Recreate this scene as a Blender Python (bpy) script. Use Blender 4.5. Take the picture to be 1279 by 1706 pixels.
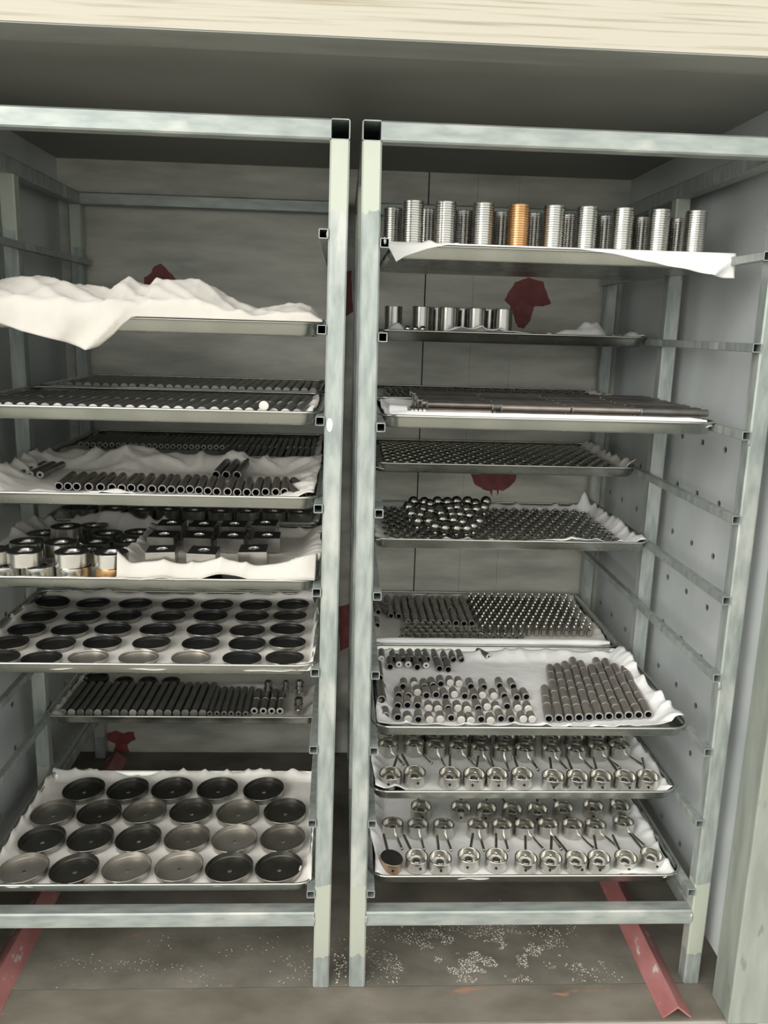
import bpy, bmesh, math, random
from mathutils import Vector, Matrix, noise
random.seed(7)
for o in list(bpy.data.objects): bpy.data.objects.remove(o)
S = bpy.context.scene
COL = S.collection

# ------------------------------------------------------------------ camera
CAM = (-0.0602, -1.4366, 1.2801); YAW, PITCH, ROLL, FPX = 0.0525, 0.2151, -0.0293, 1408.256
cd = bpy.data.cameras.new('camera'); cam = bpy.data.objects.new('camera', cd); COL.objects.link(cam)
cd.sensor_fit = 'VERTICAL'; cd.sensor_height = 36.0; cd.lens = FPX / 1706 * 36.0
cd.clip_start = 0.02
def ray(u, v):
    X = (u - 639.5) / FPX; U = -(v - 853) / FPX
    c, s = math.cos(ROLL), math.sin(ROLL); x = c*X + s*U; w = -s*X + c*U
    c, s = math.cos(PITCH), math.sin(PITCH); y = c + s*w; z = -s + c*w
    c, s = math.cos(YAW), math.sin(YAW)
    return Vector((c*x + s*y, -s*x + c*y, z))
def at(u, v, z):
    d = ray(u, v); k = (z - CAM[2]) / d[2]; return Vector(CAM) + d*k
def aty(u, v, y):
    d = ray(u, v); k = (y - CAM[1]) / d[1]; return Vector(CAM) + d*k
_f = ray(639.5, 853).normalized(); _r = (ray(1639.5, 853) - ray(639.5, 853)).normalized(); _u = _r.cross(_f)
cam.matrix_world = Matrix(((_r[0], _u[0], -_f[0], CAM[0]), (_r[1], _u[1], -_f[1], CAM[1]), (_r[2], _u[2], -_f[2], CAM[2]), (0, 0, 0, 1)))
S.camera = cam

# ------------------------------------------------------------------ world, exposure
S.view_settings.view_transform = 'Standard'; S.view_settings.look = 'None'
S.view_settings.exposure = 0.55; S.view_settings.gamma = 1.0; S.view_settings.use_curve_mapping = False
W_ = bpy.data.worlds.new('world'); S.world = W_; W_.use_nodes = True
nt = W_.node_tree; nt.nodes.clear()
tc = nt.nodes.new('ShaderNodeTexCoord'); sp = nt.nodes.new('ShaderNodeSeparateXYZ')
rp = nt.nodes.new('ShaderNodeValToRGB'); bg = nt.nodes.new('ShaderNodeBackground'); wo = nt.nodes.new('ShaderNodeOutputWorld')
nt.links.new(tc.outputs['Generated'], sp.inputs[0]); nt.links.new(sp.outputs['Z'], rp.inputs[0])
nt.links.new(rp.outputs[0], bg.inputs[0]); nt.links.new(bg.outputs[0], wo.inputs[0])
rp.color_ramp.elements[0].position = 0.0; rp.color_ramp.elements[0].color = (0.95, 0.97, 0.93, 1)
rp.color_ramp.elements[1].position = 0.8; rp.color_ramp.elements[1].color = (1.0, 0.98, 0.94, 1)
bg.inputs['Strength'].default_value = 1.2
# hazy daylight falling in from the left behind the camera
sd = bpy.data.lights.new('daylight', 'SUN'); sd.energy = 1.5; sd.angle = math.radians(45); sd.color = (1.0, 0.98, 0.94)
sun = bpy.data.objects.new('daylight', sd); COL.objects.link(sun); sun.rotation_euler = Vector((0.62, 0.72, -0.36)).to_track_quat('-Z', 'Y').to_euler()

# ------------------------------------------------------------------ materials
MATS = {}
def mat(name, base, metal=0.0, rough=0.5, base2=None, scale=(8, 8, 8), detail=5, bump=0.0, bscale=None, lo=0.35, hi=0.65, rvar=0.0, spec=0.5, extra=None):
    m = bpy.data.materials.new(name); m.use_nodes = True; n = m.node_tree; b = n.nodes['Principled BSDF']
    b.inputs['Base Color'].default_value = (*base, 1); b.inputs['Metallic'].default_value = metal
    b.inputs['Roughness'].default_value = rough; b.inputs['Specular IOR Level'].default_value = spec
    t = n.nodes.new('ShaderNodeTexCoord')
    def nz(sc, det=detail):
        mp = n.nodes.new('ShaderNodeMapping'); mp.inputs['Scale'].default_value = sc
        n.links.new(t.outputs['Object'], mp.inputs[0])
        x = n.nodes.new('ShaderNodeTexNoise'); x.inputs['Scale'].default_value = 1.0; x.inputs['Detail'].default_value = det
        n.links.new(mp.outputs[0], x.inputs['Vector']); return x
    colout = None
    if base2 is not None:
        x = nz(scale); r = n.nodes.new('ShaderNodeValToRGB')
        r.color_ramp.elements[0].position = lo; r.color_ramp.elements[0].color = (*base, 1)
        r.color_ramp.elements[1].position = hi; r.color_ramp.elements[1].color = (*base2, 1)
        n.links.new(x.outputs['Fac'], r.inputs[0]); colout = r.outputs[0]
        if rvar:
            q = n.nodes.new('ShaderNodeMath'); q.operation = 'MULTIPLY_ADD'; q.inputs[1].default_value = rvar; q.inputs[2].default_value = rough - rvar*0.5
            n.links.new(x.outputs['Fac'], q.inputs[0]); n.links.new(q.outputs[0], b.inputs['Roughness'])
    for (c3, sc, l2, h2) in (extra or []):      # further stains / dust of their own shape
        x = nz(sc, 8); r = n.nodes.new('ShaderNodeValToRGB')
        r.color_ramp.elements[0].position = l2; r.color_ramp.elements[1].position = h2
        n.links.new(x.outputs['Fac'], r.inputs[0])
        mx = n.nodes.new('ShaderNodeMix'); mx.data_type = 'RGBA'
        n.links.new(r.outputs[0], mx.inputs[0])
        if colout is not None: n.links.new(colout, mx.inputs[6])
        else: mx.inputs[6].default_value = (*base, 1)
        mx.inputs[7].default_value = (*c3, 1); colout = mx.outputs[2]
    if colout is not None: n.links.new(colout, b.inputs['Base Color'])
    if bump:
        x = nz(bscale or scale); bp = n.nodes.new('ShaderNodeBump'); bp.inputs['Strength'].default_value = bump; bp.inputs['Distance'].default_value = 0.004
        n.links.new(x.outputs['Fac'], bp.inputs['Height']); n.links.new(bp.outputs[0], b.inputs['Normal'])
    MATS[name] = m; return m
mat('galv', (0.26, 0.295, 0.28), 0.45, 0.40, (0.39, 0.42, 0.395), (70, 70, 16), bump=0.10, rvar=0.25, extra=[((0.50, 0.515, 0.48), (16, 16, 6), 0.58, 0.70)])
mat('galv_x', (0.28, 0.315, 0.30), 0.45, 0.40, (0.40, 0.43, 0.405), (16, 70, 70), bump=0.10, rvar=0.25, extra=[((0.52, 0.53, 0.49), (6, 16, 16), 0.58, 0.70)])
def band_paint(m, stops, col):          # primer brushed over the weld zones of the posts (heights in metres)
    n = m.node_tree; b = n.nodes['Principled BSDF']; t = n.nodes.new('ShaderNodeTexCoord'); q = n.nodes.new('ShaderNodeSeparateXYZ'); n.links.new(t.outputs['Object'], q.inputs[0])
    x = n.nodes.new('ShaderNodeTexNoise'); x.inputs['Scale'].default_value = 40; n.links.new(t.outputs['Object'], x.inputs['Vector'])
    a = n.nodes.new('ShaderNodeMath'); a.operation = 'MULTIPLY_ADD'; a.inputs[1].default_value = 0.03; n.links.new(x.outputs['Fac'], a.inputs[0]); n.links.new(q.outputs['Z'], a.inputs[2])
    d = n.nodes.new('ShaderNodeMath'); d.operation = 'DIVIDE'; d.inputs[1].default_value = 2.0; n.links.new(a.outputs[0], d.inputs[0])
    r = n.nodes.new('ShaderNodeValToRGB'); r.color_ramp.interpolation = 'CONSTANT'; n.links.new(d.outputs[0], r.inputs[0])
    e = r.color_ramp.elements; e[0].position = 0; e[0].color = (0,0,0,1); e[1].position = stops[0]/2; e[1].color = (1,1,1,1)
    for k, st in enumerate(stops[1:]): el = e.new(st/2); el.color = (0,0,0,1) if k % 2 == 0 else (1,1,1,1)
    mx = n.nodes.new('ShaderNodeMix'); mx.data_type = 'RGBA'; n.links.new(r.outputs[0], mx.inputs[0])
    n.links.new(b.inputs['Base Color'].links[0].from_socket, mx.inputs[6]); mx.inputs[7].default_value = (*col, 1); n.links.new(mx.outputs[2], b.inputs['Base Color'])
mat('galv_post', (0.26, 0.295, 0.28), 0.40, 0.42, (0.39, 0.42, 0.395), (70, 70, 16), bump=0.10, rvar=0.25, extra=[((0.50, 0.515, 0.48), (16, 16, 6), 0.58, 0.70)])
band_paint(MATS['galv_post'], (0.085, 0.235, 1.47), (0.46, 0.49, 0.415))
mat('galv_dark', (0.40, 0.41, 0.38), 0.55, 0.42, (0.52, 0.52, 0.47), (60, 30, 60), bump=0.08, rvar=0.2)
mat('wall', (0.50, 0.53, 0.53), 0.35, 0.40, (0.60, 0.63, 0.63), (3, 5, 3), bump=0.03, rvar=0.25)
mat('backwall', (0.34, 0.34, 0.30), 0.22, 0.50, (0.62, 0.61, 0.54), (5, 5, 22), detail=7, bump=0.06, rvar=0.25, lo=0.3, hi=0.7, extra=[((0.64, 0.63, 0.58), (3, 3, 9), 0.58, 0.75)])
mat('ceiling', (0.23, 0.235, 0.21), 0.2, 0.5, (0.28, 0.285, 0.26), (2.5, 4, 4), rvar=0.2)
mat('lintel', (0.44, 0.41, 0.335), 0.0, 0.5, (0.24, 0.20, 0.135), (4, 30, 200), detail=5, lo=0.52, hi=0.80, bump=0.1)
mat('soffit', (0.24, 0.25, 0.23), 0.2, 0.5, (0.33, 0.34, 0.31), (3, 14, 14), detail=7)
mat('jamb', (0.25, 0.275, 0.24), 0.35, 0.5, (0.35, 0.375, 0.33), (30, 30, 5), detail=7, bump=0.05, rvar=0.2, extra=[((0.22, 0.24, 0.21), (50, 50, 16), 0.66, 0.71)])
mat('floor', (0.115, 0.105, 0.082), 0.0, 0.75, (0.20, 0.185, 0.15), (7, 9, 9), detail=8, bump=0.15, bscale=(60, 60, 60), extra=[((0.30, 0.17, 0.11), (9, 22, 9), 0.66, 0.72)])
mat('sill', (0.125, 0.11, 0.085), 0.0, 0.7, (0.20, 0.18, 0.145), (6, 12, 9), detail=8, bump=0.12, bscale=(60, 60, 60), extra=[((0.33, 0.19, 0.12), (7, 25, 9), 0.64, 0.70)])
mat('ground', (0.50, 0.48, 0.42), 0.0, 0.8, (0.42, 0.40, 0.36), (3, 3, 3))
mat('red_paint', (0.17, 0.035, 0.035), 0.0, 0.55, (0.25, 0.06, 0.055), (30, 30, 30))
mat('red_rail', (0.28, 0.10, 0.095), 0.0, 0.5, (0.37, 0.16, 0.15), (20, 10, 20), bump=0.05, extra=[((0.45, 0.42, 0.38), (40, 20, 40), 0.62, 0.68)])
mat('black', (0.012, 0.012, 0.012), 0.0, 0.6)
mat('tray', (0.38, 0.40, 0.365), 1.0, 0.27, (0.47, 0.48, 0.44), (10, 10, 10), rvar=0.15)
mat('tray_rim', (0.62, 0.62, 0.58), 1.0, 0.25)
mat('cloth_dimmed', (0.50, 0.475, 0.43), 0.0, 0.9, (0.57, 0.545, 0.50), (12, 12, 12), bump=0.6, bscale=(22, 22, 22), spec=0.2)  # white cloth darkened in colour where front light would burn it out
mat('cloth', (0.74, 0.71, 0.655), 0.0, 0.9, (0.82, 0.79, 0.74), (12, 12, 12), bump=0.5, bscale=(45, 30, 40), spec=0.2)
mat('cloth_white', (0.80, 0.795, 0.775), 0.0, 0.9, (0.87, 0.865, 0.85), (12, 12, 12), bump=0.5, bscale=(30, 45, 40), spec=0.2)
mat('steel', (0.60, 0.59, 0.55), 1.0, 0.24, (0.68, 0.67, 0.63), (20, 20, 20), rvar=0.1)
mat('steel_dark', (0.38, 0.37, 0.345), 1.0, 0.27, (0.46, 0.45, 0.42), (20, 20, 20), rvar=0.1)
mat('ball_steel', (0.60, 0.59, 0.55), 1.0, 0.17)
mat('rod_dark', (0.11, 0.107, 0.097), 0.55, 0.38, (0.18, 0.175, 0.16), (30, 30, 30), rvar=0.1)
mat('rod_brown', (0.24, 0.21, 0.185), 0.75, 0.32, (0.32, 0.28, 0.25), (30, 30, 30), rvar=0.1)
mat('sleeve', (0.25, 0.225, 0.195), 0.5, 0.42, (0.33, 0.30, 0.265), (30, 30, 30), rvar=0.1)
mat('end_white', (0.62, 0.60, 0.55), 0.2, 0.4)
mat('end_grey', (0.42, 0.42, 0.40), 0.6, 0.4)
mat('rod_long', (0.15, 0.132, 0.122), 0.8, 0.30, (0.22, 0.195, 0.18), (30, 30, 30), rvar=0.1)
mat('ball_dark', (0.30, 0.295, 0.27), 1.0, 0.16)
mat('copper', (0.70, 0.42, 0.20), 0.9, 0.30, (0.78, 0.50, 0.26), (30, 30, 30))
mat('brown_steel', (0.45, 0.33, 0.24), 1.0, 0.28)
mat('oxide', (0.018, 0.018, 0.018), 0.2, 0.38)
mat('oxide_soft', (0.030, 0.028, 0.025), 0.5, 0.45, (0.05, 0.047, 0.042), (25, 25, 25))
mat('dish_a', (0.24, 0.23, 0.20), 0.85, 0.34, (0.29, 0.275, 0.24), (25, 25, 25))
mat('dish_b', (0.10, 0.10, 0.088), 0.85, 0.30, (0.13, 0.125, 0.11), (25, 25, 25))
mat('dish_c', (0.36, 0.34, 0.30), 0.8, 0.38, (0.42, 0.395, 0.35), (25, 25, 25))
mat('crumb', (0.60, 0.57, 0.49), 0.0, 0.9)

# ------------------------------------------------------------------ mesh helpers
class MB:
    def __init__(s): s.v = []; s.f = []; s.mi = []
    def add(s, vs, fs, mi=0):
        o = len(s.v); s.v += [tuple(p) for p in vs]
        for f in fs: s.f.append(tuple(i + o for i in f)); s.mi.append(mi)
    def box(s, a, b, mi=0):
        (x0, y0, z0), (x1, y1, z1) = a, b
        s.add([(x0,y0,z0),(x1,y0,z0),(x1,y1,z0),(x0,y1,z0),(x0,y0,z1),(x1,y0,z1),(x1,y1,z1),(x0,y1,z1)],
              [(0,3,2,1),(4,5,6,7),(0,1,5,4),(1,2,6,5),(2,3,7,6),(3,0,4,7)], mi)
    def hollow(s, axis, lo, hi, ca, cb, wa, wb, ch=0.0028, wall=0.0018, mi=0):
        """square tube: axis 0/1/2 from lo to hi; the two other axes (in order) centred ca, cb, widths wa, wb"""
        def ring(wa, wb, c):
            a, b = wa/2, wb/2
            return [(-a+c,-b),(a-c,-b),(a,-b+c),(a,b-c),(a-c,b),(-a+c,b),(-a,b-c),(-a,-b+c)]
        def P(t, p):
            q = [0,0,0]; oth = [i for i in range(3) if i != axis]
            q[axis] = t; q[oth[0]] = ca + p[0]; q[oth[1]] = cb + p[1]; return q
        O = ring(wa, wb, ch); I = ring(wa-2*wall, wb-2*wall, max(ch-wall, .0006))
        vs = [P(lo,p) for p in O] + [P(hi,p) for p in O] + [P(lo,p) for p in I] + [P(hi,p) for p in I]
        fs = []
        for i in range(8):
            j = (i+1) % 8
            fs += [(i,j,8+j,8+i), (16+j,16+i,24+i,24+j), (j,i,16+i,16+j), (8+i,8+j,24+j,24+i)]
        if axis == 1: fs = [tuple(reversed(f)) for f in fs]
        s.add(vs, fs, mi)
    def lathe(s, prof, seg=24, mi=0, M=None):
        """prof: list of (r, z) or (r, z, material) from outside-bottom; r=0 closes to a pole"""
        o = len(s.v); rings = []
        for p in prof:
            r, z = p[0], p[1]
            if r < 1e-7: vs = [(0,0,z)]
            else: vs = [(r*math.cos(2*math.pi*i/seg), r*math.sin(2*math.pi*i/seg), z) for i in range(seg)]
            if M is not None: vs = [tuple(M @ Vector(q)) for q in vs]
            rings.append(range(len(s.v), len(s.v)+len(vs))); s.v += vs
        for k in range(len(prof)-1):
            A, B = rings[k], rings[k+1]; m = prof[k+1][2] if len(prof[k+1]) > 2 else mi
            for i in range(seg):
                j = (i+1) % seg
                if len(A) == 1 and len(B) == 1: continue
                if len(A) == 1: f = (A[0], B[j], B[i])
                elif len(B) == 1: f = (A[i], A[j], B[0])
                else: f = (A[i], A[j], B[j], B[i])
                s.f.append(f); s.mi.append(m)
    def warp(s, fn): s.v = [fn(*p) for p in s.v]; return s
    def mesh(s, name, mats, smooth=None, off=(0,0,0)):
        me = bpy.data.meshes.new(name)
        me.from_pydata([(x-off[0], y-off[1], z-off[2]) for x, y, z in s.v], [], s.f)
        for m in ([mats] if isinstance(mats, str) else mats): me.materials.append(MATS[m])
        me.polygons.foreach_set('material_index', s.mi)
        if smooth:
            me.polygons.foreach_set('use_smooth', [True]*len(s.f)); me.set_sharp_from_angle(angle=math.radians(smooth))
        me.update(); return me
def link(name, me, parent=None, loc=(0,0,0), rot=(0,0,0)):
    o = bpy.data.objects.new(name, me); COL.objects.link(o); o.location = loc; o.rotation_euler = rot
    if parent is not None: o.parent = parent
    return o
def tag(o, label, cat, group=None):
    o['label'] = label; o['category'] = cat
    if group: o['group'] = group
    return o
def empty(name, loc, label, cat, group=None, rot=(0,0,0)):
    o = link(name, None, None, loc, rot); o.empty_display_size = 0.02
    return tag(o, label, cat, group)
def struct(name, me, mod=None):
    o = link(name, me); o['kind'] = 'structure'; return o
def copy_tree(o, parent=None):
    c = o.copy(); COL.objects.link(c)
    if parent is not None: c.parent = parent
    for ch in list(o.children): copy_tree(ch, c)
    return c
ORD = ['first','second','third','fourth','fifth','sixth','seventh','eighth','ninth','tenth','eleventh','twelfth','thirteenth','fourteenth','fifteenth','sixteenth','seventeenth','eighteenth','nineteenth','twentieth']
def nth(i, n):
    if n == 1: return 'only one'
    if i == 0: return 'leftmost'
    if i == n-1: return 'rightmost'
    if i < 20: return ORD[i] + ' from left'
    if n-1-i < 20: return ORD[n-1-i] + ' from right'
    return None
def relax(pts, dmin, it=60):
    """push overlapping neighbours apart in plan"""
    P = [[p[0], p[1]] for p in pts]
    for _ in range(it):
        for i in range(len(P)):
            for j in range(i):
                dx = P[i][0]-P[j][0]; dy = P[i][1]-P[j][1]; d = math.hypot(dx, dy)
                if d < dmin:
                    if d < 1e-6: dx, dy, d = 1e-3, 0, 1e-3
                    k = (dmin-d)/d*0.5
                    P[i][0] += dx*k; P[i][1] += dy*k; P[j][0] -= dx*k; P[j][1] -= dy*k
    return P
def smooth01(t):
    t = max(0.0, min(1.0, t)); return t*t*(3-2*t)

# ------------------------------------------------------------------ dimensions of the place
T = 0.0316; WI = 0.65; H = 1.5997; ZB = 0.1685; DM = 0.4513; DB = 0.905
BACK = 0.945; XR = 0.705; XL = -0.8147; CEIL = 1.686; RAIL = 0.0152
def ZR(k): return 0.211 + (8-k)*0.1504
def ZL(k): return ZR(k) + 0.011*(8-k)/8
LR = -0.0606; LI = LR - T; LL = -0.7477            # left rack: right post outer / inner edge, left post inner edge

# ------------------------------------------------------------------ oven shell
def perforated(name, x, y0, y1, z0, z1, ys, zs, r, matname, thick=0.003):
    """vertical sheet in the YZ plane with real round holes"""
    mb = MB(); h = 0.022
    yl = sorted([y0, y1] + [c+d for c in ys for d in (-h, h)]); zl = sorted([z0, z1] + [c+d for c in zs for d in (-h, h)])
    for xx in (x, x + (thick if x > 0 else -thick)):
        for i in range(len(yl)-1):
            for j in range(len(zl)-1):
                a, b, c, d = yl[i], yl[i+1], zl[j], zl[j+1]
                hole = any(abs((a+b)/2-q) < 1e-4 for q in ys) and any(abs((c+d)/2-q) < 1e-4 for q in zs)
                if not hole: mb.add([(xx,a,c),(xx,b,c),(xx,b,d),(xx,a,d)], [(0,1,2,3)]); continue
                cy, cz = (a+b)/2, (c+d)/2; vs = []
                for k in range(16):
                    an = 2*math.pi*k/16; co, si = math.cos(an), math.sin(an); q = h/max(abs(co), abs(si))
                    vs += [(xx, cy+co*q, cz+si*q), (xx, cy+co*r, cz+si*r)]
                mb.add(vs, [(2*k, (2*k+2) % 32, (2*k+3) % 32, 2*k+1) for k in range(16)])
    for e in ((y0, y0), (y1, y1)):
        x2 = x + (thick if x > 0 else -thick); mb.add([(x,e[0],z0),(x2,e[0],z0),(x2,e[0],z1),(x,e[0],z1)], [(0,1,2,3)])
    x2 = x + (thick if x > 0 else -thick); mb.add([(x,y0,z0),(x,y1,z0),(x2,y1,z0),(x2,y0,z0)], [(0,1,2,3)])
    return struct(name, mb.mesh(name, matname))
HY = [0.099, 0.207, 0.316, 0.426, 0.55, 0.671, 0.789, 0.895]; HZ = [0.178 + 0.1103*i for i in range(9)]
perforated('wall_right', XR, -0.028, BACK, 0.075, CEIL, HY, HZ, 0.0068, 'wall')
perforated('wall_left', XL, -0.028, BACK, 0.075, CEIL, HY, HZ, 0.0068, 'wall')
for nm, a, b in (('wall_outer_right', XR+0.05, XR+0.08), ('wall_outer_left', XL-0.08, XL-0.05)):
    mb = MB(); mb.box((a, -0.10, -0.02), (b, BACK+0.06, CEIL+0.06)); struct(nm, mb.mesh(nm, 'wall'))
# back wall: sheet panels with open seams over a dark backing
mb = MB(); mb.box((XL-0.05, BACK+0.004, -0.02), (XR+0.05, BACK+0.02, CEIL)); wall_back = struct('wall_back', mb.mesh('wall_back', 'black'))
seams = [XL-0.05, -0.02, 0.094, 0.205, 0.335, XR+0.05]
seams = [XL-0.05, aty(702, 640, BACK).x, aty(782, 600, BACK).x, aty(848, 600, BACK).x, XR+0.05]
for i in range(len(seams)-1):
    for (za, zb_) in ((0.0, CEIL),):
        mb = MB(); g = 0.0022 if i in (0,) else 0.0012
        a = seams[i] + (0.0018 if i == 1 else 0.0003); b = seams[i+1] - (0.0018 if i == 0 else 0.0003)
        mb.box((a, BACK, za), (b, BACK+0.0038, zb_)); link('panel', mb.mesh('back_panel', 'backwall'), wall_back)
# red paint splashes on the back wall, outlines in wall coordinates
def splash(px, parent, y=BACK):
    pts = [aty(u, v, y - 0.0008) for u, v in px]; n = len(pts)
    out = []
    for i in range(n):
        a, b = pts[i], pts[(i+1) % n]
        for k in range(6):
            q = a.lerp(b, k/6); w = noise.noise(q*60)*0.0035
            out.append(Vector((q.x + w, q.y, q.z + noise.noise(q*60 + Vector((9,0,0)))*0.0035)))
    bm = bmesh.new(); f = bm.faces.new([bm.verts.new(p) for p in out]); f.normal_update()
    bmesh.ops.triangulate(bm, faces=[f])
    r = bmesh.ops.extrude_face_region(bm, geom=bm.faces[:]); 
    for v in [e for e in r['geom'] if isinstance(e, bmesh.types.BMVert)]: v.co.y += 0.0007
    bmesh.ops.recalc_face_normals(bm, faces=bm.faces)
    me = bpy.data.meshes.new('paint_splash'); bm.to_mesh(me); bm.free(); me.materials.append(MATS['red_paint'])
    o = link('paint_splash', me, parent); o['label'] = 'dark red paint splash'; return o
splash([(238,500),(240,462),(252,455),(258,442),(268,440),(276,447),(281,452),(290,462),(305,475),(306,500)], wall_back)
splash([(858,470),(880,462),(905,470),(913,495),(917,506),(905,511),(890,510),(884,535),(872,548),(862,545),(856,530),(850,512),(840,500)], wall_back)
splash([(784,790),(862,788),(858,802),(848,812),(838,818),(830,817),(829,826),(826,818),(820,817),(818,828),(815,817),(805,816),(790,806)], wall_back)
splash([(566,455),(585,450),(588,520),(570,530)], wall_back)
splash([(564,1010),(582,1005),(586,1075),(566,1085)], wall_back)
splash([(180,1222),(192,1218),(205,1222),(222,1218),(226,1232),(212,1240),(216,1258),(190,1258),(192,1240),(178,1232)], wall_back)
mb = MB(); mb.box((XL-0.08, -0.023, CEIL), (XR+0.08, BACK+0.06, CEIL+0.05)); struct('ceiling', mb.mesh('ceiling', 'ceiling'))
# opening frame: lintel and jambs
mb = MB(); mb.box((-1.6, -0.108, CEIL-0.001), (1.6, -0.026, 2.35)); struct('trim_1', mb.mesh('lintel', 'lintel'))
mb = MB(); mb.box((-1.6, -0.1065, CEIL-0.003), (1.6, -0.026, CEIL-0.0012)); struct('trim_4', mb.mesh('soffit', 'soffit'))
def jamb(nm, x0, x1):
    mb = MB(); mb.box((x0, -0.104, 0.0), (x1, -0.031, CEIL-0.0035)); o = struct(nm, mb.mesh(nm, 'jamb'))
    bv = o.modifiers.new('bevel', 'BEVEL'); bv.width = 0.003; bv.segments = 2; return o
jamb('trim_2', 0.6945, 1.6); jamb('trim_3', -1.6, XL+0.012)
# floor
mb = MB(); mb.box((XL-0.08, 0.004, -0.02), (XR+0.08, BACK+0.06, 0.0)); struct('floor', mb.mesh('floor', 'floor'))
mb = MB(); mb.box((-1.6, -0.090, -0.02), (1.6, 0.0015, -0.0005)); o = link('sill_plate', mb.mesh('sill_plate', 'sill')); o['kind'] = 'structure'
mb = MB(); mb.box((-9, -9, -0.10), (9, -0.0905, -0.004)); o = link('ground', mb.mesh('ground', 'ground')); o['kind'] = 'structure'
# crumbs of scale and dust on the floor
mb = MB()
def crumb(x, y, s):
    a = random.random()*6; vs = [(x+s*math.cos(a+q)*random.uniform(.5,1), y+s*math.sin(a+q)*random.uniform(.5,1), 0.0003) for q in (0,2.1,4.2)] + [(x, y, s*0.6)]
    mb.add(vs, [(0,1,3),(1,2,3),(2,0,3),(0,2,1)])
for i in range(9000):
    x = random.gauss(0.25, 0.12); y = random.gauss(0.075, 0.055)
    if 0.008 < y < 0.4 and abs(x-0.6) > 0.06 and noise.noise(Vector((x*11, y*16, 0)))*0.8 + noise.noise(Vector((x*35, y*50, 3)))*0.6 > 0.05: crumb(x, y, random.choice((.0007,.0009,.0012,.0016,.0022)))
for i in range(700):
    x = random.uniform(-0.62, -0.09); y = random.gauss(0.06, 0.04)
    if y > 0.006 and noise.noise(Vector((x*13, y*22, 7))) > 0.12: crumb(x, y, random.choice((.0008,.0012,.002)))
for i in range(60):
    x = random.uniform(-0.057, -0.03); y = random.uniform(0.006, 0.09); crumb(x, y, random.choice((.0015,.003,.004)))
o = link('floor_crumbs', mb.mesh('floor_crumbs', 'crumb')); o['kind'] = 'stuff'; tag(o, 'pale crumbs of dust and scale strewn on the oven floor', 'debris')
# red angle-iron tracks (inverted V)
def angle_track(name, x, ya, yb, label):
    mb = MB(); w, h, t = 0.030, 0.026, 0.0035
    sec = [(-w,0),(0,h),(w,0),(w-t*1.4,0),(0,h-t*1.5),(-w+t*1.4,0)]
    vs = [(x+p, ya, q) for p, q in sec] + [(x+p, yb, q) for p, q in sec]
    fs = [(i, (i+1) % 6, 6+(i+1) % 6, 6+i) for i in range(6)] + [(0,5,4,1),(1,4,3,2),(6,7,10,11),(7,8,9,10)]
    mb.add(vs, fs); o = link(name, mb.mesh(name, 'red_rail')); return tag(o, label, 'track', 'red angle tracks on the floor')
angle_track('floor_track', 0.603, -0.086, 0.90, 'red painted angle iron track on the floor under the right rack')
angle_track('floor_track', -0.712, -0.14, 0.90, 'red painted angle iron track on the floor under the left rack')

# ------------------------------------------------------------------ racks
def rack(label, xa, xb, zfun, leanA, leanB, base):
    """xa/xb: inner edges of the left/right posts; leanX(z): sideways lean of that side's posts"""
    r = empty('tray_rack', base, label, 'rack', 'two galvanised tray racks')
    def P(name, mb, m='galv'): return link(name, mb.mesh(name, m, off=base), r)
    for (xi, sgn, ln) in ((xa, -1, leanA), (xb, 1, leanB)):
        cx = xi + sgn*T/2
        W = lambda x, y, z, ln=ln: (x + ln(z), y, z)
        for y in (0.0, DM, DB):
            mb = MB(); mb.hollow(2, 0.0005 if y != DM else ZB, H-T, cx, y+T/2, T, T); P('post', mb.warp(W), 'galv_post')
        mb = MB(); mb.hollow(1, 0, DB+T, cx, H-T/2, T, T); P('top_side_beam', mb.warp(W))
        mb = MB(); mb.hollow(1, T, DB, cx, ZB-T/2, T, T); P('bottom_side_beam', mb.warp(W))
        for k in range(9):
            mb = MB(); mb.hollow(1, -0.003, DB+0.025, xi - sgn*RAIL/2, zfun(k), RAIL, RAIL, 0.0012, 0.0013); P('tray_rail', mb.warp(W))
        for k in range(9):
            for y in (0.0, DM):       # weld beads where the rails meet the posts
                pass
    def HX(mb):
        return mb.warp(lambda x, y, z: (x + (leanA(z) if x < (xa+xb)/2 else leanB(z)), y, z))
    for (nm, y, z) in (('top_front_beam', 0, H), ('top_back_beam', DB, H), ('bottom_front_beam', 0, ZB), ('bottom_back_beam', DB, ZB)):
        mb = MB(); mb.hollow(0, xa, xb, y+T/2, z-T/2, T, T); P(nm, HX(mb), 'galv_x')
    return r
flat = lambda z: 0.0
rackR = rack('galvanised square-tube tray rack on the right beside the door jamb', 0.0, WI, ZR, lambda z: 0.005-0.010*z/H, flat, (0.325, 0.0, 0.0))
rackL = rack('galvanised square-tube tray rack on the left, cut off by the frame', LL, LI, ZL, flat, lambda z: -0.006+0.011*z/H, (-0.42, 0.0, 0.0))
def weld(rk, base, p, r=0.006, sd=0):
    mb = MB(); prof = [(r*math.sin(math.pi*k/6), -r*math.cos(math.pi*k/6)) for k in range(7)]; prof[0] = (0,-r); prof[-1] = (0,r); mb.lathe(prof, 10)
    def w(x, y, z):
        q = 1 + 0.45*noise.noise(Vector((x, y, z))*260 + Vector((sd, 0, 0))); return (p[0]+x*0.6*q, p[1]+y*0.45*q, p[2]+z*1.5*q)
    o = link('weld_bead', mb.warp(w).mesh('weld_bead', 'galv_x', 60, base), rk)
for i_, (x_, z_) in enumerate([(WI, ZB-T/2), (0.004, ZB-T/2), (WI, ZR(5)-0.016), (WI, ZR(2)-0.012), (0.004, ZR(0)+0.004)]): weld(rackR, (0.325, 0, 0), (x_, 0.0005, z_), 0.0062 if i_ < 3 else 0.004, i_*3.3)
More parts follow.
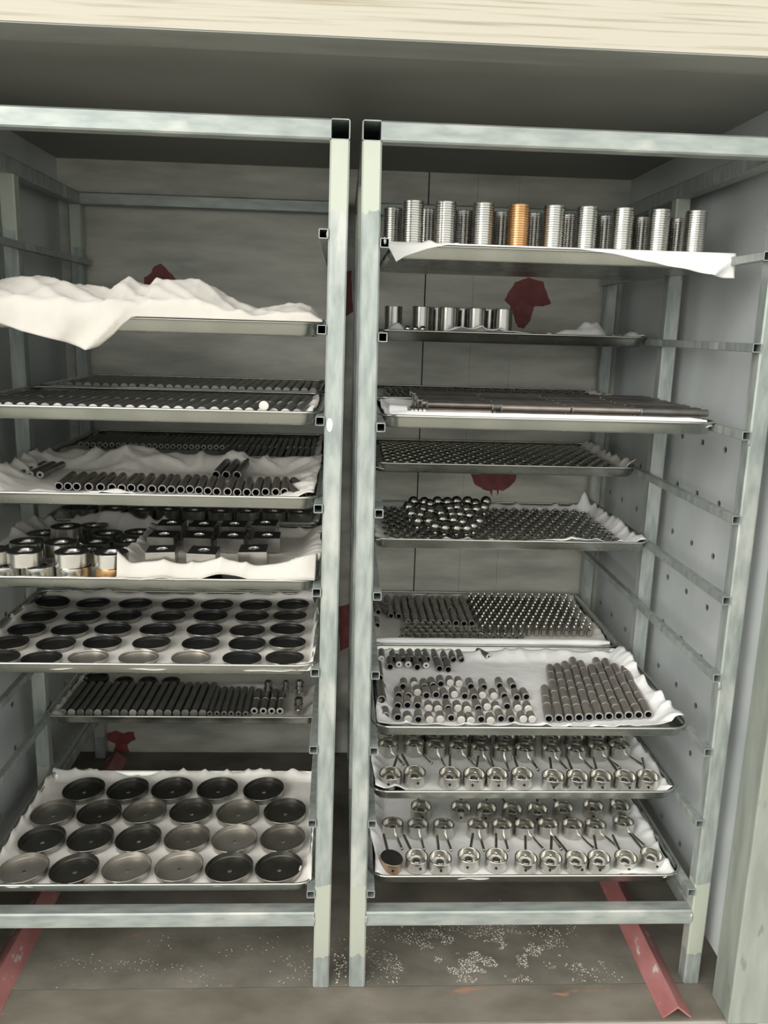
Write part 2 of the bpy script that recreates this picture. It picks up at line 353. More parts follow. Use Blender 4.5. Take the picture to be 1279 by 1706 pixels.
for i_, (x_, z_) in enumerate([(LI-0.005, ZB-T/2), (LI+0.003, ZL(0))]): weld(rackL, (-0.42, 0, 0), (x_, 0.0005, z_), 0.004, i_*5.1)
# white paint blob on the left rack's post
mb = MB(); c = aty(545, 708, -0.0008)
mb.lathe([(0.0, 0.0012), (0.004, 0.0009), (0.0062, 0.0)], 14, M=Matrix.Translation(c + Vector((0.004, 0.0006, 0))) @ Matrix.Diagonal((0.8, 1, 1.9, 1)) @ Matrix.Rotation(math.pi/2, 4, 'X'))
o = link('paint_drip', mb.mesh('paint_drip', 'cloth_white', 40, (-0.42, 0, 0)), rackL); o['label'] = 'white paint blob'

# ------------------------------------------------------------------ trays
TD = 0.432
def rrect(w, d, r, n=5):
    pts = []
    for (cx, cy, a0) in ((w/2-r, d/2-r, 0), (-w/2+r, d/2-r, 90), (-w/2+r, -d/2+r, 180), (w/2-r, -d/2+r, 270)):
        for k in range(n+1):
            a = math.radians(a0 + 90*k/n); pts.append((cx + r*math.cos(a), cy + r*math.sin(a)))
    return pts
def make_tray_meshes(w, d, drop=0.022):
    mb = MB(); N = len(rrect(1, 1, .1))
    secs = [(w-0.012, d-0.012, 0.034, 0.0), (w-0.020, d-0.020, 0.031, -drop*0.25), (w-0.026, d-0.026, 0.028, -drop*0.85), (w-0.034, d-0.034, 0.024, -drop)]
    th = 0.0011
    for sgn, dz, gr in ((1, 0.0, 0.0), (-1, -th, 0.0012)):
        o = len(mb.v)
        for (a, b, r, z) in secs: mb.v += [(x, y, z+dz) for x, y in rrect(a+gr, b+gr, r)]
        for s in range(len(secs)-1):
            for i in range(N):
                j = (i+1) % N; f = (o+s*N+i, o+s*N+j, o+(s+1)*N+j, o+(s+1)*N+i)
                mb.f.append(f if sgn < 0 else f[::-1]); mb.mi.append(0)
        f = tuple(o+(len(secs)-1)*N+i for i in range(N)); mb.f.append(f if sgn > 0 else f[::-1]); mb.mi.append(0)
    pan = mb.mesh('tray_pan', 'tray', 50)
    mb = MB(); prof = []      # rolled rim: small tube round the edge
    for k in range(8):
        a = 2*math.pi*k/8; prof.append((0.0026*math.cos(a), 0.0022*math.sin(a)))
    for (dx, dz) in prof: mb.v += [(x, y, dz) for x, y in rrect(w-0.0075+2*dx, d-0.0075+2*dx, 0.036+dx)]
    for k in range(8):
        for i in range(N):
            j = (i+1) % N; k2 = (k+1) % 8; mb.f.append((k*N+i, k*N+j, k2*N+j, k2*N+i)); mb.mi.append(0)
    return pan, mb.mesh('tray_rim', 'tray_rim', 60)
TW_R = 0.640; TW_L = 0.652
PAN, RIM = make_tray_meshes(TW_R, TD); PANL, RIML = make_tray_meshes(0.652, TD)
DROP = 0.022
class Tray: pass
def tray(side, k, y0, label):
    t = Tray(); t.zr = (ZR(k) if side == 'R' else ZL(k)) + RAIL/2 + 0.0026; t.zf = t.zr - DROP; t.zc = t.zf + 0.0046
    t.cx = WI/2 if side == 'R' else (LL+LI)/2; t.y0 = y0; t.y1 = y0 + TD; hw = (TW_R if side == 'R' else TW_L)/2; t.x0 = t.cx - hw; t.x1 = t.cx + hw
    r = empty('baking_tray', (t.cx, y0+TD/2, t.zr), label, 'tray', 'steel trays on the racks')
    link('pan', PAN if side == 'R' else PANL, r); link('rim', RIM if side == 'R' else RIML, r); t.o = r; return t
R0 = tray('R', 0, 0.130, 'steel tray holding threaded sleeves, topmost of the right rack')
R1 = tray('R', 1, 0.500, 'steel tray with plain steel cylinders, second level of right rack')
R2 = tray('R', 2, 0.095, 'steel tray of long rods lying crosswise in the right rack')
R2B = tray('R', 2, 0.500, 'steel tray of small balls behind the crosswise rods')
R3 = tray('R', 3, 0.495, 'steel tray of dark studs above the red paint splash')
R4 = tray('R', 4, 0.372, 'steel tray with heaped ball studs among flat buttons')
R6B = tray('R', 6, 0.508, 'steel tray of standing pins with a cloth roll along its front')
R6 = tray('R', 6, 0.072, 'steel tray of brown sleeves in long slanting columns')
R7 = tray('R', 7, 0.092, 'steel tray of handled cups, second lowest of the right rack')
R8 = tray('R', 8, 0.034, 'steel tray of handled cups, lowest of the right rack')
L1 = tray('L', 1, 0.040, 'steel tray under the draped empty cloth, topmost of left rack')
L2 = tray('L', 2, 0.030, 'steel tray of white-ended rods, front one of left rack second level')
L2B = tray('L', 2, 0.495, 'steel tray of white-ended rods at the back of left rack')
L3 = tray('L', 3, 0.036, 'steel tray with a row of dark tubes on crumpled cloth')
L3B = tray('L', 3, 0.500, 'steel tray of tightly packed thin dark tubes at the back')
L4 = tray('L', 4, 0.030, 'steel tray of stacked rings and square blocks')
L4B = tray('L', 4, 0.488, 'steel tray of dark-topped rings behind the square blocks')
L5 = tray('L', 5, 0.002, 'steel tray with five rows of dark shallow cups')
L7 = tray('L', 7, 0.416, 'steel tray of dark rods and fittings above the bottom dishes')
L8 = tray('L', 8, 0.012, 'steel tray of large round dishes, lowest of the left rack')

# ------------------------------------------------------------------ cloths
def interp(tbl, x):
    if x <= tbl[0][0]: return tbl[0][1]
    for (a, b), (c, d) in zip(tbl, tbl[1:]):
        if x <= c: return b + (d-b)*(x-a)/(c-a)
    return tbl[-1][1]
def cloth(label, t, xr=None, yr=None, edges=(0.016, 0.016, 0.016, 0.012), bumps=(), amp=0.0016, seed=0, hang=None, matname='cloth', nx=110, ny=70, z0=None, sheet=None, width=0.034, jag=0.006, name='cloth_liner'):
    x0, x1 = xr or (t.x0+0.016, t.x1-0.016); y0, y1 = yr or (t.y0+0.014, t.y1-0.016)
    z0 = (t.zf + 0.0018) if z0 is None else z0
    eL, eR, eB, eF = edges; V = []; F = []
    hr = 14 if hang else 0
    cx, cy = (x0+x1)/2, (y0+y1)/2; S_ = Vector((seed*7.3, seed*3.1, seed))
    def nzv(x, y, s): return noise.noise(Vector((x*s, y*s, 0)) + S_)
    for j in range(ny+1+hr):
        for i in range(nx+1):
            u = i/nx; vv = min(j, ny)/ny                          # j grows from back to front
            x = x0 + (x1-x0)*u; y = y1 + (y0-y1)*vv
            jx = nzv(0.3, y, 7)*jag; jy = nzv(x, 0.7, 7)*jag
            x += jx*(1 if u > 0.5 else -1)*abs(2*u-1)**3; y += jy*(1 if vv < 0.5 else -1)*abs(2*vv-1)**3
            dl, dr, db, df = (x-x0), (x1-x), (y1-y), (y-y0)
            z = z0
            for d, e, w in ((dl, eL, width), (dr, eR, width), (db, eB, width), (df, eF, width*0.6)):
                if e: z = max(z, z0 + e*smooth01(1-d/w)*(0.80+0.35*nzv(x*1.0+e, y, 8)+0.45*(1-abs(nzv(x*1.3, y*1.3+e, 15)))**6))
            w = max(0.0, min(1.0, (1-abs(nzv(x+0.3*y, y*0.8, 9)))**6*0.85 + nzv(x, y, 24)*0.3 + 0.15))
            z += amp*w
            for (bx, by, rx, ry, h) in bumps:
                q = ((x-bx)/rx)**2 + ((y-by)/ry)**2
                if q < 9: z += h*math.exp(-q)*(1 + 0.35*nzv(x, y, 40))
            if sheet: z = sheet(x, y, z)
            if j > ny:
                k = (j-ny)/hr; L = interp(hang, x); yf = t.y0 - 0.0035
                zt = max(z, t.zr + 0.0035)
                fold = 0.016*(1-abs(nzv(x + 1.2*(k*L), 0.2, 15)))**3*min(1, L/0.03)
                if L < 0.0015: pass
                y = yf - 0.003*math.sin(min(1, k*3)*math.pi/2) - abs(fold)*k; z = zt + ((t.zr + 0.0035) - L - zt)*k
            elif hang:
                k = smooth01((j-ny*0.86)/(ny*0.14))
                z = z*(1-k) + max(z, t.zr + 0.0035)*k; y = y*(1-k) + (t.y0 - 0.0035 if j == ny else y - (y0-t.y0)*k)*k
            V.append((x, y, z))
    n1 = nx+1
    for j in range(ny+hr):
        for i in range(nx): F.append((j*n1+i, (j+1)*n1+i, (j+1)*n1+i+1, j*n1+i+1))
    mb = MB(); mb.add(V, F); o = link(name, mb.mesh(name, matname, 180))
    m = o.modifiers.new('thickness', 'SOLIDIFY'); m.thickness = 0.0012; m.offset = 1.0
    return tag(o, label, 'cloth')
def roll(label, x0, x1, y, z, r, seed=0, squash=0.85, matname='cloth_white'):
    mb = MB(); n = 60; seg = 14
    for i in range(n+1):
        x = x0 + (x1-x0)*i/n; e = min(i, n-i); k = min(1, 0.55+0.15*e) if e < 3 else 1
        for q in range(seg):
            a = 2*math.pi*q/seg; rr = r*k*(1 + 0.10*noise.noise(Vector((x*25, math.cos(a), math.sin(a)+seed))))
            mb.v.append((x, y + rr*math.cos(a) + 0.002*noise.noise(Vector((x*9, seed, 0))), z + squash*rr*math.sin(a)))
    for i in range(n):
        for q in range(seg):
            q2 = (q+1) % seg; mb.f.append((i*seg+q, i*seg+q2, (i+1)*seg+q2, (i+1)*seg+q)); mb.mi.append(0)
    mb.f.append(tuple(reversed(range(seg)))); mb.mi.append(0); mb.f.append(tuple(n*seg+q for q in range(seg))); mb.mi.append(0)
    return tag(link('cloth_roll', mb.mesh('cloth_roll', matname, 60)), label, 'cloth')

# --- right rack cloths
xp = lambda u, v, y: aty(u, v, y).x
cloth('white cloth under the threaded sleeves hanging over the tray front', R0, seed=1, matname='cloth_white', nx=150,
      hang=[(0.012,0.004),(0.030,0.034),(0.045,0.024),(0.085,0.010),(0.12,0.002),(0.36,0.002),(0.42,0.008),(0.52,0.026),(0.625,0.043),(0.64,0.043)], bumps=[(0.11,0.16,0.06,0.05,0.014)], xr=(0.006, 0.648))
cloth('white cloth with a raised fold under the plain steel cylinders', R1, seed=2, matname='cloth_white', edges=(0.016,0.020,0.014,0.016),
      bumps=[(xp(985,545,.60),0.60,0.035,0.05,0.052),(xp(945,550,.57),0.57,0.05,0.03,0.030),(xp(660,545,.54),0.545,0.022,0.02,0.034),(xp(1052,555,.57),0.57,0.02,0.04,0.016),(xp(790,555,.53),0.53,0.11,0.02,0.022)])
cloth('white cloth liner beneath the crosswise long rods', R2, seed=3, matname='cloth_white')
roll('white rolled cloth along the front of the crosswise rod tray', 0.028, 0.618, 0.112, R2.zr+0.001, 0.0085, 3)
cloth('grey-white cloth under the small balls behind the rods', R2B, seed=4, edges=(0.012,0.02,0.01,0.012))
cloth('crumpled cloth at the right edge of the dark stud tray', R3, seed=5, edges=(0.006,0.030,0.004,0.004), jag=0.012)
cloth('white cloth with upright back corner under the heaped ball studs', R4, seed=6, matname='cloth_white', edges=(0.016,0.024,0.020,0.018), jag=0.010,
      bumps=[(0.60,0.785,0.014,0.014,0.040),(0.47,0.40,0.11,0.02,0.010)])
cloth('pale cloth under the standing pins', R6B, seed=7, edges=(0.014,0.010,0.016,0.012))
roll('white rolled cloth along the front of the standing pin tray', 0.030, 0.612, 0.517, R6B.zr+0.0085, 0.0088, 5)
cloth('white cloth under the brown sleeves with a raised right edge', R6, seed=8, matname='cloth_white', edges=(0.016,0.032,0.016,0.020), width=0.045, jag=0.014, bumps=[(0.60,0.11,0.03,0.02,0.010)])
cloth('white cloth under the cups of the upper cup tray', R7, seed=9, matname='cloth_white', jag=0.010, bumps=[(0.055,0.115,0.035,0.022,0.018)], edges=(0.018,0.018,0.014,0.010))
cloth('white cloth under the cups of the lowest right tray', R8, seed=10, matname='cloth_white', jag=0.010, bumps=[(0.555,0.065,0.05,0.018,0.014),(0.03,0.075,0.02,0.03,0.014)], edges=(0.018,0.020,0.014,0.008))
# --- left rack cloths
hp = [(xp(u, 505, 0.10), h*0.00113) for u, h in [(-60,40),(0,46),(60,54),(110,48),(150,42),(188,38),(205,52),(218,56),(236,46),(250,44),(262,54),(300,56),(332,55),(360,44),(378,32),(395,24),(430,15),(465,20),(500,25),(518,20),(535,4),(545,0)]]
hg = [(xp(u, 540, 0.036), max(0.0015, h*0.00105)) for u, h in [(-80,4),(-30,10),(0,17),(40,29),(110,44),(145,56),(165,49),(190,30),(205,15),(220,3),(228,0),(560,0)]]
def drape(x, y, z):
    q = y - L1.y0; h = interp(hp, x - 0.10*(y-0.10)*0.0)
    f = (0.35+0.65*smooth01(q/0.06)) if q < 0.06 else max(0.0, 1-smooth01((q-0.06)/0.14))
    fold = 0.006*(1-abs(noise.noise(Vector((x*14+q*30, q*6, 4.0)))))**4 - 0.003 + 0.003*noise.noise(Vector((x*45-q*70, q*15, 8.0)))
    return max(z, L1.zr + 0.0035 + h*f) + fold*min(1, h/0.02)
cloth('large white cloth draped over the empty top tray of the left rack', L1, seed=11, nx=260, ny=110, amp=0.003, xr=(LL+0.004, LI-0.004), edges=(0.02,0.02,0.012,0.0), sheet=drape, hang=hg, jag=0.003, matname='cloth_dimmed')
cloth('pale cloth under the white-ended rods in the front tray', L2, seed=12, edges=(0.012,0.022,0.008,0.008), yr=(0.045, 0.40))
cloth('pale cloth under the white-ended rods in the back tray', L2B, seed=13, edges=(0.014,0.014,0.008,0.006))
cloth('crumpled white cloth under the row of dark tubes', L3, seed=14, amp=0.0025, edges=(0.030,0.022,0.034,0.014), width=0.08, jag=0.012,
      bumps=[(-0.52,0.40,0.05,0.06,0.022),(-0.60,0.10,0.05,0.03,0.010),(-0.46,0.07,0.03,0.02,0.012)])
cloth('pale cloth under the packed thin tubes at the back', L3B, seed=15, edges=(0.012,0.022,0.006,0.006))
cloth('pale cloth under the stacked rings', L4, seed=16, edges=(0.040,0.012,0.036,0.004), width=0.06, jag=0.010, xr=(L4.x0+0.010, -0.40))
def nest(x, y, z):
    n1 = noise.noise(Vector((x*16, y*16, 2))); n2 = (1-abs(noise.noise(Vector((x*22+y*9, y*30, 5)))))**5
    e = max(smooth01(1-(x+0.462)/0.030), smooth01(1-(-0.100-x)/0.045)*1.2, smooth01(1-(0.345-y)/0.03)*0.8)
    z = z + (0.016 + 0.006*n1 + 0.006*n2)*e + (0.017 + 0.010*n1)*math.exp(-((y-0.052)/0.009)**2)
    k = smooth01((0.048-y)/0.014); zf_ = L4.zr + 0.0005 + 0.010*max(0, n1+0.15) + (0.014 if -0.20 < x < -0.12 else 0.0)*smooth01((y-0.036)/0.03)
    return (z + 0.006*n2*smooth01((0.085-y)/0.02))*(1-k) + zf_*k
cloth('bunched white cloth nest holding the square blocks', L4, seed=17, matname='cloth_dimmed', xr=(-0.462, -0.100), yr=(0.033, 0.345), z0=L4.zf+0.0285, edges=(0,0,0,0), amp=0.003, sheet=nest,
      bumps=[(-0.14,0.10,0.02,0.06,0.008)], jag=0.014, nx=160, ny=110)
cloth('pale cloth under the rings in the back ring tray', L4B, seed=18, edges=(0.02,0.02,0.01,0.008))
cloth('cream cloth under the five rows of dark cups', L5, seed=19, matname='cloth', width=0.010, yr=(L5.y0+0.012, L5.y1-0.009), xr=(L5.x0+0.011, L5.x1-0.011), edges=(0.018,0.020,0.020,0.006), amp=0.0022, jag=0.010, bumps=[(-0.125,0.035,0.025,0.016,0.013)])
cloth('pale cloth under the dark rods and fittings', L7, seed=20, edges=(0.014,0.016,0.014,0.008), bumps=[(-0.27,0.62,0.12,0.03,0.012)])
cloth('cream cloth under the large round dishes', L8, seed=21, width=0.012, xr=(L8.x0+0.010, L8.x1-0.010), yr=(L8.y0+0.012, L8.y1-0.008), edges=(0.022,0.022,0.024,0.012), amp=0.0022, jag=0.012, bumps=[(-0.115,0.075,0.02,0.05,0.016)])

# ------------------------------------------------------------------ piece builders (meshes shared between alike pieces)
def bar_profile(r, L, b=None, end=1):
    b = min(r*0.15, 0.0012) if b is None else b
    return [(0, 0, end), (r-b, 0, end), (r, b, end), (r, L-b, 0), (r-b, L, end), (0, L, end)]
def tube_profile(r, ri, L, end=1, depth=None):
    d = min(L*0.45, 0.03) if depth is None else depth; b = r*0.06
    return [(0, d, 2), (ri, d, 2), (ri, 0, 2), (r-b, 0, end), (r, b, end), (r, L-b, 0), (r-b, L, end), (ri, L, end), (ri, L-d, 2), (0, L-d, 2)]
def lying(prof, mats, name, seg=16, smooth=40):
    """a bar along local +Y starting at y=0, axis at local z=0"""
    mb = MB(); mb.lathe(prof, seg, M=Matrix.Rotation(-math.pi/2, 4, 'X')); return mb.mesh(name, mats, smooth)
def standing(prof, mats, name, seg=24, smooth=35):
    mb = MB(); mb.lathe(prof, seg); return mb.mesh(name, mats, smooth)
def put(name, me, loc, rot, label, cat, group): return tag(link(name, me, None, loc, rot), label, cat, group)
def where(kind, i, n, rest):
    w = nth(i, n); return f'{kind}, {w} {rest}' if w else f'{kind} in the middle stretch {rest}'
J = lambda s: random.uniform(-s, s)

# ---------------- R0 threaded sleeves
def threaded(r, h, turns, name, mats):
    prof = [(r*0.80, 0.004), (r*0.80, 0.0), (r-0.0012, 0.0)]
    for k in range(turns):
        z = 0.001 + (h-0.002)*k/turns; dz = (h-0.002)/turns
        prof += [(r, z+dz*0.25), (r, z+dz*0.55), (r-0.0017, z+dz*0.78), (r-0.0017, z+dz*0.98)]
    prof += [(r-0.0012, h), (r*0.80, h), (r*0.78, h-0.03), (0, h-0.03)]
    return standing(prof, mats, name, 28, 30)
ThrA = threaded(0.0205, 0.103, 24, 'threaded_sleeve', 'steel'); ThrC = threaded(0.0205, 0.103, 24, 'threaded_sleeve_brass', 'copper'); ThrB = threaded(0.0200, 0.100, 24, 'threaded_sleeve_rear', 'steel_dark')  # rear sleeves take darker steel, their shade put into the colour
fr = [(688,346),(742,346),(805,348),(865,348),(922,356),(977,360),(1037,362),(1097,364),(1158,362)]
for i, (u, v) in enumerate(fr):
    p = aty(u, v+4, 0.215); me = ThrC if i == 3 else ThrA
    put('threaded_sleeve', me, (p.x, 0.215+J(.004), R0.zc), (0,0,J(3)), 'brass-coloured threaded sleeve standing in the front row of the top right tray' if i == 3 else where('bright threaded steel sleeve', i, 9, 'in front row of top right tray'), 'sleeve', 'threaded sleeves on the top right tray')
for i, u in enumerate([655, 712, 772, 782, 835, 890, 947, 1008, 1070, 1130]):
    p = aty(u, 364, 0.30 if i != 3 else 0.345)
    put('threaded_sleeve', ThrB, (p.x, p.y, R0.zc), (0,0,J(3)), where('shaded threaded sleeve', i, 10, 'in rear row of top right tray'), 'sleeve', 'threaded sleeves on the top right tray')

# ---------------- R1 plain cylinders and small balls
def plain_cyl(r, h, name): return standing([(0,0),(r-0.001,0),(r,0.001),(r,h-0.001),(r-0.001,h),(r*0.86,h),(r*0.84,h-0.04,1),(0,h-0.04,1)], ['steel_dark','oxide'], name, 28)
PC = plain_cyl(0.0215, 0.074, 'plain_cylinder')
for i, u in enumerate([655, 701, 746, 793, 838]):
    p = aty(u, 530, 0.615 if i else 0.66)
    put('steel_cylinder', PC, (p.x, p.y, R1.zc), (0,0,0), where('plain polished steel cylinder', i, 5, 'in front row of second right tray'), 'cylinder', 'plain cylinders on the second right tray')
for i, u in enumerate([728, 771, 815]):
    p = aty(u, 530, 0.675)
    put('steel_cylinder', PC, (p.x, p.y, R1.zc), (0,0,0), where('shaded plain steel cylinder', i, 3, 'of those standing behind the front row'), 'cylinder', 'plain cylinders on the second right tray')
def ball_mesh(r, name, m, seg=18):
    prof = [(r*math.sin(math.pi*k/10), -r*math.cos(math.pi*k/10)) for k in range(11)]; prof[0] = (0,-r); prof[-1] = (0,r)
    return standing(prof, m, name, seg, 60)
SB = ball_mesh(0.0082, 'small_ball', 'ball_steel')
for i, u in enumerate([679, 692, 704]):
    p = aty(u, 546, 0.555+0.004*i)
    put('steel_ball', SB, (p.x, p.y, R1.zr+0.004), (0,0,0), where('small steel ball', i, 3, 'beside the cloth clump under plain cylinders'), 'ball', 'small balls beside the plain cylinders')

# ---------------- R2 long rods lying crosswise, disc stack, cloth bundle
LR_ = 0.131; RR = 0.0068
Long = lying(bar_profile(RR, LR_), ['rod_long','end_grey'], 'long_rod', 12); LongD = lying(bar_profile(RR, LR_), ['rod_dark','end_grey'], 'long_rod_dark', 12); LongE = lying(bar_profile(RR, LR_), ['rod_brown','end_grey'], 'long_rod_light', 12); LongC = lying(bar_profile(RR, LR_), ['copper','oxide'], 'long_rod_orange_lit', 16)  # orange reflection on one front rod is put into its copper colour
for lay in range(3):
    for r_ in range(25 - lay):
        y = 0.135 + (r_ + 0.5*lay)*0.0142; sh = J(0.009)
        for c_ in range(4):
            if lay > 0 and c_ == 0 and r_ < 2: continue
            x = 0.098 + c_*0.1335 + sh + J(.001); cop = (lay == 0 and r_ == 0 and c_ == 0)
            fl_ = ['leftmost','second','third','rightmost'][c_]
            put('long_rod', LongC if cop else random.choice((Long, Long, LongD, LongE)), (x, y, R2.zc + RR + 0.0006 + lay*0.0121 + J(.0006)), (0, 0, -math.pi/2 + J(.006)),
                'rod with orange reflection painted in, at front left of the crosswise rods' if cop else f'{("lower","middle","upper")[lay]} crosswise rod, {fl_} file from left, {(nth(r_, 25-lay) or "middle").replace("leftmost","nearest").replace("rightmost","farthest").replace("left","front").replace("right","back")}',
                'rod', 'crosswise rods in the right rack')
DiscS = lying([(0,0),(0.0148,0),(0.0155,0.0008),(0.0155,0.0062),(0.0148,0.007),(0,0.007)], 'steel', 'end_disc', 24)
for i in range(4):
    put('steel_disc', DiscS, (0.066 + i*0.0078, 0.150 + i*0.003, R2.zc+0.0162), (0,0,-math.pi/2+J(.05)), where('thin steel disc on edge', i, 4, 'beside the white cloth bundle'), 'disc', 'discs on edge by the cloth bundle')
roll('short white cloth bundle at the left end of the crosswise rods', 0.026, 0.062, 0.150, R2.zc+0.0165, 0.0155, 9, 1.0)

# ---------------- R2B small balls
Ball2 = ball_mesh(0.0088, 'ball_knob_small', 'ball_steel', 12)
k = 0
for r_ in range(14):
    for c_ in range(20):
        x = 0.058 + c_*0.0276 + (0.0138 if r_ % 2 else 0) + J(.002); y = 0.535 + r_*0.0262 + J(.002)
        put('steel_ball', Ball2, (x, y, R2B.zc + 0.0094), (J(3),J(3),0), f'small steel ball, {nth(c_, 20)} in {ORD[r_]} row, tray behind crosswise rods', 'ball', 'small balls behind the crosswise rods')

# ---------------- R3 dark knobs
Knob3 = standing([(0,0),(0.0085,0),(0.0092,0.0008),(0.0092,0.005),(0.0120,0.008),(0.0126,0.0115),(0.0105,0.0150),(0.006,0.0166),(0,0.0170)], 'ball_steel', 'dark_knob', 14, 40)
for r_ in range(13):
    for c_ in range(19):
        x = 0.052 + c_*0.0292 + (0.0146 if r_ % 2 else 0) + J(.0012); y = 0.535 + r_*0.0285 + J(.0012)
        if x > 0.606: continue
        put('round_stud', Knob3, (x, y, R3.zc), (0,0,J(3)), f'dark round steel stud, {nth(c_, 19)} in {ORD[r_]} row above red splash', 'stud', 'dark studs on the fourth level of the right rack')

# ---------------- R4 flat buttons and heaped ball studs
Btn = standing([(0,0),(0.0105,0),(0.0118,0.0012),(0.0118,0.0055),(0.0095,0.0078),(0.0060,0.0086),(0.0058,0.0105),(0.0046,0.0112),(0,0.0113)], 'ball_steel', 'flat_button', 16, 35)
for r_ in range(13):
    for c_ in range(20):
        x = 0.052 + c_*0.0272 + (0.0136 if r_ % 2 else 0) + J(.0012); y = 0.415 + r_*0.0285 + J(.0012)
        if x > 0.600 or (y < 0.44 and (x > 0.38 or x < 0.075)): continue
        put('flat_button', Btn, (x, y, R4.zc+0.0006), (0,0,J(3)), f'flat round steel button, {nth(c_, 20)} in {ORD[r_]} row around heaped studs', 'button', 'flat buttons around the ball studs')
def make_ball_knob():
    r = 0.0136
    mb = MB(); prof = [(0,-0.001),(0.0052,-0.001),(0.0056,0.0),(0.0056,0.006),(0.0046,0.0075)]
    prof += [(r*math.sin(a), 0.0198 - r*math.cos(a)) for a in [math.radians(q) for q in (24,40,56,72,90,108,126,144,162)]] + [(0, 0.0198+r)]
    mb.lathe(prof, 20); return mb.mesh('ball_stud', 'ball_dark', 40)
BK = make_ball_knob()
cl = [(410,135),(490,140),(365,180),(540,160),(610,135),(690,140),(770,135),(860,135),(925,155),(1015,135),(480,205),(455,250),(550,215),(625,205),(700,195),(780,185),(850,205),(935,200),(1005,185),(375,235),(435,300),(520,265),(590,345),(665,360),(770,370),(855,365),(915,345),(540,300),(655,285),(735,295),(825,310),(955,300),(800,245),(720,245),(880,255),(640,235)]
pp = [at(610+u/5.116, 810+v/5.116, R4.zc + 0.034) for u, v in cl]
yy = [0.425 + max(0.0, p.y-0.425)*0.42 for p in pp]; q2 = [aty(610+u/5.116, 810+v/5.116, y) for (u, v), y in zip(cl, yy)]
for i, p in enumerate(q2):
    zb_ = max(R4.zc + 0.0135, p.z - 0.0185)
    put('ball_stud', BK, (p.x, p.y, zb_), (J(.12), J(.12), J(3)), 'shiny ball stud on a short neck, one of the heap on the buttons', 'stud', 'heaped ball studs')
# ---------------- R6B rear tray: short tubes, low caps, standing pins
Tube6 = lying(tube_profile(0.0089, 0.0062, 0.049), ['sleeve','end_grey','black'], 'short_tube', 14)
x_cols = [at(610+u/5.81, 1012, R6B.zc+0.009).x for u in (225,297,378,453,526,598,670,743,812,884,955)]
dx = (x_cols[-1]-x_cols[0])/10
for c_ in range(11):
    for r_ in range(4):
        if c_ < 2 and r_ == 0: continue
        put('short_tube', Tube6, (x_cols[0]+dx*c_+J(.001), 0.690 + r_*0.0545 + J(.0025), R6B.zc + 0.0096), (0, J(6), J(.05)), f'short brown tube, {ORD[r_]} from front, column {nth(c_, 11)} beside standing pins', 'tube', 'short brown tubes beside the standing pins')
for i, (u, v, a) in enumerate([(645,1010,1.0),(655,1022,0.7),(630,1020,0.05),(628,1042,0.05)]):
    p = at(u, v, R6B.zc+0.009)
    put('short_tube', Tube6, (p.x, p.y, R6B.zc+0.0096), (0, J(6), a), ['loose brown tube lying askew, rear of two left of the tube columns','loose brown tube lying askew, nearer of two left of the tube columns','brown tube against the left tray edge, rear one','brown tube against the left tray edge, nearer one'][i], 'tube', 'short brown tubes beside the standing pins')
Cap6 = standing([(0,0),(0.0092,0),(0.0098,0.0008),(0.0098,0.0065),(0.0078,0.0085),(0.0074,0.013),(0.0062,0.0140),(0,0.0142)], 'ball_steel', 'low_cap', 14, 35)
cp = []
for r_ in range(5):
    for c_ in range(16):
        u = 672 + c_*8.6*1.5 + (6 if r_ % 2 else 0); v = 1061 - r_*6.2
        if u > 800 - r_*2 and r_ > 0 and u > 780: continue
        if u > 905 or (r_ > 0 and u < 668): continue
        p = at(u, v, R6B.zc+0.006); cp.append((p.x, p.y))
cp = relax(cp, 0.0205, 30)
for x, y in cp:
    if y < 0.545 or y > 0.682 or x < 0.06: continue
    put('stepped_stub', Cap6, (x, y, R6B.zc+0.0006), (0,0,J(3)), 'low stepped steel stub in front of the short brown tubes', 'stub', 'low stubs in front of the tubes')
Pin = standing([(0,0),(0.0062,0),(0.0066,0.0005),(0.0066,0.0175),(0.0052,0.019),(0.0036,0.0195),(0.0036,0.027),(0.0028,0.0285),(0,0.0287)], 'ball_steel', 'standing_pin', 12, 35)
xa, xb = at(800, 1052, R6B.zc).x, 0.604
for r_ in range(12):
    for c_ in range(15):
        x = xa + (xb-xa)*(c_ + (0.5 if r_ % 2 else 0))/14.5; y = 0.628 + r_*0.0248
        if x > 0.606: continue
        put('standing_pin', Pin, (x+J(.0012), y+J(.0012), R6B.zc+0.0006), (0,0,J(3)), f'small upright stepped steel pin, {nth(c_, 15)} in {ORD[r_]} standing row', 'pin', 'standing pins')

# ---------------- R6 front tray: sleeve columns, loose plugs, tubes
def sleeve_mesh(L): return lying(tube_profile(0.0090, 0.0064, L, 1), ['sleeve','end_grey','black'], 'brown_sleeve', 14)
SL = {L: sleeve_mesh(L) for L in (0.034, 0.044, 0.056)}
zc6 = R6.zc + 0.0092
fl, f_r = at(914, 1198, zc6), at(1080, 1191, zc6); bl, br = at(898, 1096, zc6), at(1032, 1101, zc6)
for c_ in range(11):
    t_ = c_/10; a = fl.lerp(f_r, t_); b = bl.lerp(br, t_); d = (b-a); Ltot = d.length; d.normalize(); s = 0.0; sk = 0; rz = math.atan2(d.y, d.x) - math.pi/2
    if c_ == 0: Ltot *= 0.62
    while True:
        L = random.choice((0.034, 0.044, 0.056, 0.056))
        if s + L > Ltot: break
        q = a + d*s; put('brown_sleeve', SL[L], (q.x, q.y, zc6+0.0004), (0, J(6), rz + J(.035)), f'brown metal sleeve, {ORD[sk]} from front, column {nth(c_, 11)} of slanting block', 'sleeve', 'slanting columns of brown sleeves'); sk += 1; s += L + 0.0032
